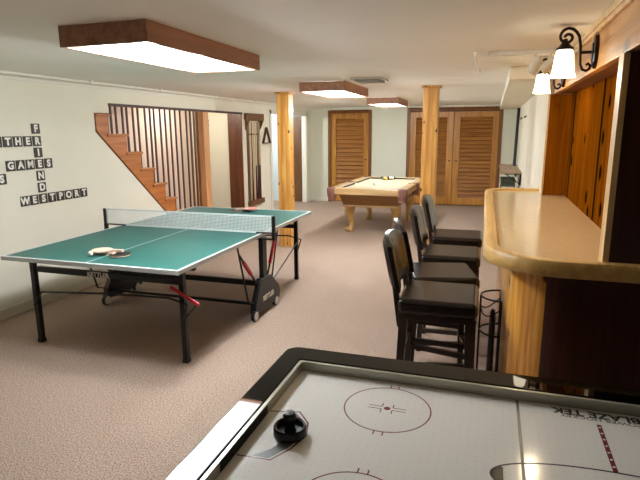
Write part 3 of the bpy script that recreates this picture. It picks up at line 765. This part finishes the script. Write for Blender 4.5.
for sx in (-1, 1):
    for sy in (-1, 1): pocket(sx * (HX - 0.055), sy * (HY - 0.055), sx, sy, 0.078)
    pocket(sx * (HX - 0.03), 0, sx, 0, 0.07)
w = MB()
a0, b0, a1, b1 = HX - 0.12, HY - 0.14, HX - 0.19, HY - 0.26
vs = [(i * a1, j * b1, 0.47) for i, j in ((-1, -1), (1, -1), (1, 1), (-1, 1))] + [(i * a0, j * b0, PZ - 0.06) for i, j in ((-1, -1), (1, -1), (1, 1), (-1, 1))]
w.add(vs, [(3, 2, 1, 0), (4, 5, 6, 7)] + [(i, (i + 1) % 4, 4 + (i + 1) % 4, 4 + i) for i in range(4)])
w.build('apron', 'apron', pt, bevel=0.006)
w = MB(); w.box(-a1 - 0.02, a1 + 0.02, -b1 - 0.02, b1 + 0.02, 0.455, 0.485); w.build('apron_moulding', 'blond', pt, bevel=0.006)
for sx in (-1, 1):
    for sy in (-1, 1):
        cx, cy = sx * 0.375, sy * 0.64
        pts = []; rs = []
        for tt_, off, r in ((0, 0.0, 0.085), (0.1, 0.012, 0.09), (0.25, 0.022, 0.08), (0.42, 0.012, 0.058), (0.6, -0.008, 0.042), (0.78, -0.012, 0.038), (0.88, 0.0, 0.046), (0.95, 0.012, 0.058), (0.985, 0.016, 0.058), (1.0, 0.016, 0.045)):
            pts.append((cx + sx * off, cy + sy * off, 0.46 * (1 - tt_))); rs.append(r)
        lg = MB().tube(pts, rs, 14).build('leg', 'blond_z', pt, smooth=True)
        MB().sphere((cx + sx * 0.045, cy + sy * 0.05, 0.045), 0.045, sc=(1, 1, 0.95)).build('claw_foot', 'blond_z', lg, smooth=True)
pt.location = (px_ + 0.035, py_, 0); pt.rotation_euler = (0, 0, math.radians(-1.2))
# balls
ballc = [('yellow', (226, 176, 40)), ('blue', (30, 50, 130)), ('red', (176, 34, 30)), ('purple', (70, 40, 100)), ('orange', (216, 110, 40)), ('green', (24, 90, 60)), ('maroon', (100, 24, 30)), ('black', (14, 14, 14))]
for nme, c in ballc: M['ball_' + nme] = plain(nme + ' ball', c, 0.12, var=0)
BR = 0.0285; bz = PZ - 0.03 + BR + 0.0008
def pool_ball(x, y, mat, label, stripe=None):
    b = tag(MB().sphere((x, y, bz), BR, 18, 12).build('pool_ball', mat, smooth=True), label, 'pool ball', 'pool balls on the pool table')
    if stripe:
        pr = [(math.sqrt(max(0, (BR * 1.012) ** 2 - z * z)), z) for z in [-0.013 + 0.0026 * i for i in range(11)]]
        m = Matrix.Translation((x, y, bz)) @ Matrix.Rotation(1.1 + x * 7, 4, 'X') @ Matrix.Rotation(x * 40, 4, 'Y')
        s = MB().lathe(pr, n=18, m=m).build('stripe', stripe, b, smooth=True)
    return b
order = ['yellow', 'blue', 'black', 'red', 'purple', 'maroon', 'green', 'orange', 'red', 'yellow', 'black', 'orange', 'blue', 'purple', 'green']
rowname = ['at the tip', 'second row', 'third row', 'fourth row', 'back row']
k = 0
for r in range(5):
    for c in range(r + 1):
        col = order[k]; x = -1.865 + (c - r / 2) * 0.0582; y = 9.83 + r * 0.0506
        if k == 4: col_m, st_, word = 'ball_black', None, 'black'
        elif k % 2: col_m, st_, word = 'ivory', 'ball_' + col, 'ivory and %s striped' % col
        else: col_m, st_, word = 'ball_' + col, None, 'plain ' + col
        side = '' if r == 0 else ['', ', left end', ', second from left', ', third from left', ', fourth from left'][1:][c] if c < r else ', right end'
        pool_ball(x, y, col_m, '%s pool ball in the racked triangle, %s%s' % (word, rowname[r], side), st_); k += 1
pool_ball(-1.885, 8.86, 'ivory', 'white cue ball alone in front of the racked triangle')

# ------------------------------------------------------------------ cue rack, cues, triangle
cr = thing('cue_rack', 'brown wooden wall rack holding cues left of the pine post', 'cue rack', (LW, 8.9, 1.1))
MB().box(LW + 0.001, LW + 0.085, 8.53, 9.20, 1.85, 1.975).build('header', 'rack', cr, bevel=0.006)
MB().box(LW + 0.001, LW + 0.075, 8.575, 9.17, 0.34, 0.43).build('base_shelf', 'rack', cr, bevel=0.006)
MB().box(LW + 0.001, LW + 0.02, 8.60, 8.675, 0.43, 1.85).build('side_stile', 'rack', cr, bevel=0.004)
MB().box(LW + 0.001, LW + 0.02, 9.08, 9.145, 0.43, 1.85).build('side_stile', 'rack', cr, bevel=0.004)
for y in (8.57, 9.17):
    MB().prism([(LW + 0.001, 1.85), (LW + 0.08, 1.85), (LW + 0.05, 1.77), (LW + 0.02, 1.70), (LW + 0.001, 1.68)], y - 0.012, y + 0.012, 'y').build('corbel', 'rack', cr)
MB().box(LW + 0.001, LW + 0.008, 8.68, 9.075, 0.43, 1.85).build('back_panel', 'rackback', cr)
MB().box(LW + 0.008, LW + 0.022, 8.68, 9.07, 1.60, 1.625).build('cue_clip_bar', 'rack', cr)
cl = ['first cue from the left in the wall rack', 'second cue from the left in the wall rack', 'third cue from the left in the wall rack', 'fourth cue from the left in the wall rack', 'last cue on the right in the wall rack']
for i, y in enumerate((8.72, 8.80, 8.88, 8.96, 9.04)):
    x = LW + 0.045; dk = i in (0, 3)
    c = thing('pool_cue', ('dark butted ' if i != 1 else 'pale ') + cl[i], 'cue', (x, y, 0.43), 'pool cues in the wall rack')
    MB().tube([(x, y, 1.05 if i > 1 else 0.85), (x, y, 1.83)], [0.012, 0.0065], 8).build('shaft', 'cue' if not dk else 'slat', c, smooth=True)
    MB().tube([(x, y, 0.431), (x, y, 1.05 if i > 1 else 0.85)], [0.019, 0.012], 8).build('butt', 'cue_dark' if i != 1 else 'cue', c, smooth=True)
t = thing('ball_triangle', 'dark wooden ball triangle hanging on the wall beside the cue rack', 'triangle', (LW, 9.42, 1.55))
P3 = [(LW + 0.03, 9.42, 1.735), (LW + 0.03, 9.255, 1.445), (LW + 0.03, 9.585, 1.445)]
for i in range(3): MB().bar(P3[i], P3[(i + 1) % 3], 0.013, 0.045, (1, 0, 0)).build('side', 'slat', t)
MB().tube([(LW + 0.0005, 9.42, 1.705), (LW + 0.062, 9.42, 1.712)], 0.005, 8).build('nail', 'steel', t)

# ------------------------------------------------------------------ far right corner: shelf, pole, box, hooks
t = thing('wall_shelf', 'grey-brown wooden shelf on the right wall beyond the bar', 'shelf', (0.48, 10, 1.0))
MB().box(0.15, 0.479, 8.9, 11.0, 0.975, 1.000).build('board', 'shelf', t, bevel=0.003)
for y in (9.05, 10.8):
    w = MB(); w.bar((0.463, y, 0.974), (0.463, y, 0.78), 0.022, 0.026); w.bar((0.22, y, 0.963), (0.465, y, 0.963), 0.022, 0.02); w.bar((0.24, y, 0.958), (0.462, y, 0.80), 0.014)
    w.build('bracket', 'wire', t)
tag(MB().tube([(0.415, 10.6, 1.001), (0.44, 10.8, 2.06)], 0.026, 8).build('dark_pole', 'wire', smooth=True), 'thin dark pole standing on the wall shelf in the far right corner', 'pole')
t = thing('storage_box', 'dark grey-green box on the floor under the wall shelf', 'box', (0.3, 9.6, 0))
MB().box(0.175, 0.40, 9.3, 9.9, 0, 0.80).build('body', 'green_box', t, bevel=0.01)
MB().box(0.17, 0.405, 9.295, 9.905, 0.80, 0.85).build('lid', 'green_box', t, bevel=0.01)
MB().box(0.19, 0.385, 9.292, 9.3, 0.70, 0.735).build('light_strip', 'rubber', t)
for y, lb in ((9.9, 'small dark hook on the right wall, farther one of two'), (8.75, 'small dark hook on the right wall, nearer one of two')):
    tag(MB().tube([(0.4795, y, 1.86), (0.455, y, 1.86), (0.445, y, 1.85), (0.45, y, 1.835)], 0.01, 8).build('wall_hook', 'wire', smooth=True), lb, 'hook', 'hooks on the right wall')

for z, lb in ((1.848, 'small dark hook on the landing wall beside the light brown post, upper one'), (1.779, 'small dark hook on the landing wall beside the light brown post, lower one')):
    tag(MB().tube([(-4.80, 8.4695, z), (-4.80, 8.445, z), (-4.80, 8.435, z - 0.008), (-4.80, 8.44, z - 0.02)], 0.009, 8).build('wall_hook', 'wire', smooth=True), lb, 'hook', 'hooks on the landing wall')

# ------------------------------------------------------------------ air hockey table
ah = thing('air_hockey_table', 'white air hockey table with glossy black rails in the foreground', 'air hockey table', (0.375, 1.36, 0))
AX0, AX1, AY0, AY1, AZ, FZ = -0.745, 1.475, 0.778, 1.89, 0.80, 0.76
def rrect(x0, x1, y0, y1, r, n=8):
    return arc(x1 - r, y1 - r, r, 0, PI / 2, n) + arc(x0 + r, y1 - r, r, PI / 2, PI, n) + arc(x0 + r, y0 + r, r, PI, 1.5 * PI, n) + arc(x1 - r, y0 + r, r, 1.5 * PI, 2 * PI, n)
def ring(outer, inner, z0, z1):
    n = len(outer); vs = [(x, y, z0) for x, y in outer] + [(x, y, z0) for x, y in inner] + [(x, y, z1) for x, y in outer] + [(x, y, z1) for x, y in inner]
    fs = []
    for i in range(n):
        j = (i + 1) % n
        fs += [(2 * n + i, 2 * n + j, 3 * n + j, 3 * n + i), (i, n + i, n + j, j), (i, j, 2 * n + j, 2 * n + i), (n + i, 3 * n + i, 3 * n + j, n + j)]
    return MB().add(vs, fs)
out_, inn = rrect(AX0, AX1, AY0, AY1, 0.05), rrect(AX0 + 0.085, AX1 - 0.085, AY0 + 0.11, AY1 - 0.11, 0.012)
ring(out_, inn, 0.72, AZ).build('top_rail', 'gloss_black', ah, bevel=0.006)
lip_o, lip_i = rrect(AX0 + 0.0855, AX1 - 0.0855, AY0 + 0.1105, AY1 - 0.1105, 0.012), rrect(AX0 + 0.097, AX1 - 0.097, AY0 + 0.122, AY1 - 0.122, 0.012)
ring(lip_o, lip_i, FZ - 0.002, AZ - 0.004).build('inner_rail', 'lip', ah)
MB().box(AX0 + 0.06, AX1 - 0.06, AY0 + 0.06, AY1 - 0.06, FZ - 0.012, FZ).build('playfield', 'field', ah)
ring(rrect(AX0 + 0.02, AX1 - 0.02, AY0 + 0.02, AY1 - 0.02, 0.04), rrect(AX0 + 0.05, AX1 - 0.05, AY0 + 0.05, AY1 - 0.05, 0.02), 0.50, 0.72).build('apron', 'black', ah)
for x in (AX0 + 0.14, AX1 - 0.14):
    for y in (AY0 + 0.14, AY1 - 0.14):
        lg = MB().taper(x, y, 0.03, 0.60, 0.10, 0.13).build('leg', 'black', ah, bevel=0.008)
        MB().lathe([(0.045, 0), (0.045, 0.02), (0.03, 0.032)], (x, y, 0), 16).build('levelling_foot', 'black_plastic', lg, smooth=True)
XC, YC = 0.366, 1.334
for s in (-1, 1):
    xe = AX0 + 0.097 if s < 0 else AX1 - 0.097
    MB().box(xe - 0.002, xe + 0.0015, YC - 0.22, YC + 0.10, FZ + 0.002, FZ + 0.034).build('goal_slot', 'hole', ah)
pz = FZ + 0.0003
def stripe(pts, wd, closed=False, z=pz):
    """flat printed line on the playfield, a hair above it"""
    pts = [Vector((p[0], p[1])) for p in pts]; k = len(pts); vs = []
    for i, p in enumerate(pts):
        t = (pts[(i + 1) % k] - pts[i - 1]) if closed else (pts[min(i + 1, k - 1)] - pts[max(i - 1, 0)])
        t.normalize(); nn = Vector((-t.y, t.x)) * wd / 2
        vs += [(p.x + nn.x, p.y + nn.y, z), (p.x - nn.x, p.y - nn.y, z)]
    return MB().add(vs, [(2 * i, 2 * i + 1, 2 * ((i + 1) % k) + 1, 2 * ((i + 1) % k)) for i in range(k if closed else k - 1)])
def merge(ms):
    o = MB()
    for m in ms: o.add(m.v, m.f)
    return o
def circ(cx, cy, r, n=48): return [(cx + r * math.cos(2 * PI * i / n), cy + r * math.sin(2 * PI * i / n)) for i in range(n)]
for sx in (-1, 1):
    for sy in (-1, 1):
        cx, cy = XC + sx * 0.648, YC + sy * 0.248
        ms = [stripe(circ(cx, cy, 0.142), 0.0045, True)]
        for q in (-1, 1):
            for x in (-0.014, 0.014): ms.append(stripe([(cx + x, cy + q * 0.142), (cx + x, cy + q * 0.162)], 0.004))
            for r in (-1, 1):
                ms.append(stripe([(cx + q * 0.018, cy + r * 0.008), (cx + q * 0.062, cy + r * 0.008)], 0.0035))
                ms.append(stripe([(cx + q * 0.018, cy + r * 0.008), (cx + q * 0.018, cy + r * 0.03)], 0.0035))
        n = len(circ(0, 0, 1)); c = circ(cx, cy, 0.011, 20)
        ms.append(MB().add([(x, y, pz) for x, y in c], [tuple(range(20))]))
        merge(ms).build('face_off_circle', 'redline', ah)
cre = [(-0.647, 1.452), (-0.551, 1.475), (-0.504, 1.42), (-0.486, 1.35), (-0.507, 1.275), (-0.543, 1.209), (-0.645, 1.203)]
band = [(-0.560, 1.466), (-0.512, 1.42), (-0.496, 1.35), (-0.516, 1.275), (-0.552, 1.214), (-0.600, 1.212), (-0.56, 1.26), (-0.53, 1.35), (-0.552, 1.43)]
for s in (-1, 1):
    fx = (lambda x: x) if s < 0 else (lambda x: 2 * XC - x)
    stripe([(fx(x), y) for x, y in cre], 0.006).build('crease_line', 'redline', ah)
    w = MB(); w.add([(fx(x), y, pz - 0.0001) for x, y in band], [tuple(range(len(band)))]); w.build('crease_band', 'greyline', ah)
    stripe([(XC + s * 0.236, AY1 - 0.124), (XC + s * 0.236, AY0 + 0.124)], 0.009).build('zone_line', 'greyline', ah)
for s in (1, -1):
    cl_ = stripe([(XC, YC + s * 0.346), (XC, YC + s * 0.10)], 0.013).build('centre_line', 'redline', ah)
    for i in range(7):
        y = YC + s * (0.125 + i * 0.034)
        c = circ(XC, y, 0.0042, 10)
        MB().add([(x, yy, pz + 0.0002) for x, yy in c], [tuple(range(10))]).build('white_dot', 'letter', cl_)
lg_ = [(XC + 0.32 * math.copysign(abs(math.cos(a)) ** 0.95, math.cos(a)), YC + 0.10 * math.copysign(abs(math.sin(a)) ** 1.0, math.sin(a))) for a in [2 * PI * i / 64 for i in range(64)]]
stripe(lg_, 0.006, True).build('centre_outline', 'blackprint', ah)
w = MB(); c1 = [p for p in lg_ if p[0] < XC - 0.285]; c1.sort(key=lambda p: p[1])
w.add([(x, y, pz) for x, y in c1] + [(XC - 0.288, y * 0.9 + YC * 0.1, pz) for x, y in c1], [(i, i + 1, len(c1) + i + 1, len(c1) + i) for i in range(len(c1) - 1)])
w.build('centre_outline', 'blackprint', ah)
up = frame_mtx((XC, 1.735, pz), (-1, 0, 0), (0, -1, 0))
text_mesh('lettering', 'BLAZE TEK', 0.05, 'blackprint', ah, frame_mtx((XC, 1.739, pz), (-1, 0, 0), (0, -1, 0)), 0.0002, 0.0016, sx=1.05)
text_mesh('lettering', 'POWER HOCKEY', 0.024, 'greyline', ah, frame_mtx((XC + 0.01, 1.71, pz), (-1, 0, 0), (0, -1, 0)), 0.0002, 0.0004, sx=1.25)
t = thing('air_hockey_mallet', 'round black mallet standing in the goal crease of the air hockey table', 'mallet', (-0.535, 1.345, FZ + 0.0005))
m = Matrix.Translation((-0.535, 1.345, FZ + 0.0008))
MB().lathe([(0.0, 0.0), (0.046, 0.0), (0.0505, 0.003), (0.0505, 0.026), (0.047, 0.031), (0.042, 0.028), (0.038, 0.014), (0.018, 0.012), (0.0, 0.012)], n=32, m=m).build('base', 'black_plastic', t, smooth=True)
MB().lathe([(0.020, 0.012), (0.014, 0.026), (0.014, 0.042), (0.020, 0.053), (0.021, 0.062), (0.016, 0.072), (0.0, 0.075)], n=24, m=m).build('knob', 'black_plastic', t, smooth=True)

# ------------------------------------------------------------------ lights
def point(name, loc, power, col, r=0.05):
    l = bpy.data.lights.new(name, 'POINT'); l.energy = power; l.color = col; l.shadow_soft_size = r
    o = bpy.data.objects.new(name, l); COL.objects.link(o); o.location = loc
WARM = (1.0, 0.80, 0.52)
for y in (3.16, 4.45):
    point('sconce_bulb', (0.335, y, 1.92), 2.0, WARM, 0.03)
for x, y0_, y1_, p_ in ((-1.872, 2.29, 3.60, 12.5), (-1.82, 5.70, 6.90, 15), (-1.765, 8.80, 9.95, 12)):
    for q in (0.28, 0.72):
        point('fluorescent_tube', (x, y0_ + (y1_ - y0_) * q, 2.05), p_, (0.90, 0.96, 1.0), 0.03)
point('hall_fill_light', (-5.1, 10.6, 2.05), 24, (0.86, 0.94, 1.0), 0.1)  # added light out of view, brightens the hall walls; no known fixture
point('stairwell_fill_light', (-4.65, 7.45, 2.05), 7, (1.0, 0.94, 0.86), 0.08)  # added light out of view, lifts the recess walls behind the slats
wd = bpy.data.worlds.new('room'); scn.world = wd; wd.use_nodes = True
wd.node_tree.nodes['Background'].inputs[0].default_value = (1.0, 0.9, 0.75, 1)
wd.node_tree.nodes['Background'].inputs[1].default_value = 0.0

# ------------------------------------------------------------------ camera
f, yaw, pitch, roll, h = 525.28, 0.313208, 0.204604, -0.00635873, 1.66248
cy, sy, cp, sp = math.cos(yaw), math.sin(yaw), math.cos(pitch), math.sin(pitch)
fw = Vector((-sy * cp, cy * cp, -sp)); rt = Vector((cy, sy, 0)); upv = rt.cross(fw)
r2 = math.cos(roll) * rt + math.sin(roll) * upv; u2 = -math.sin(roll) * rt + math.cos(roll) * upv
cam = bpy.data.cameras.new('camera'); co = bpy.data.objects.new('camera', cam); COL.objects.link(co)
mm = Matrix((r2, u2, -fw)).transposed().to_4x4(); mm.translation = Vector((0, 0, h)); co.matrix_world = mm
cam.sensor_fit = 'HORIZONTAL'; cam.sensor_width = 36; cam.lens = f * 36 / 640; cam.clip_start = 0.05
scn.camera = co
vs = scn.view_settings; vs.view_transform = 'Standard'; vs.look = 'None'; vs.gamma = 1; vs.use_curve_mapping = False
vs.exposure = 1.4
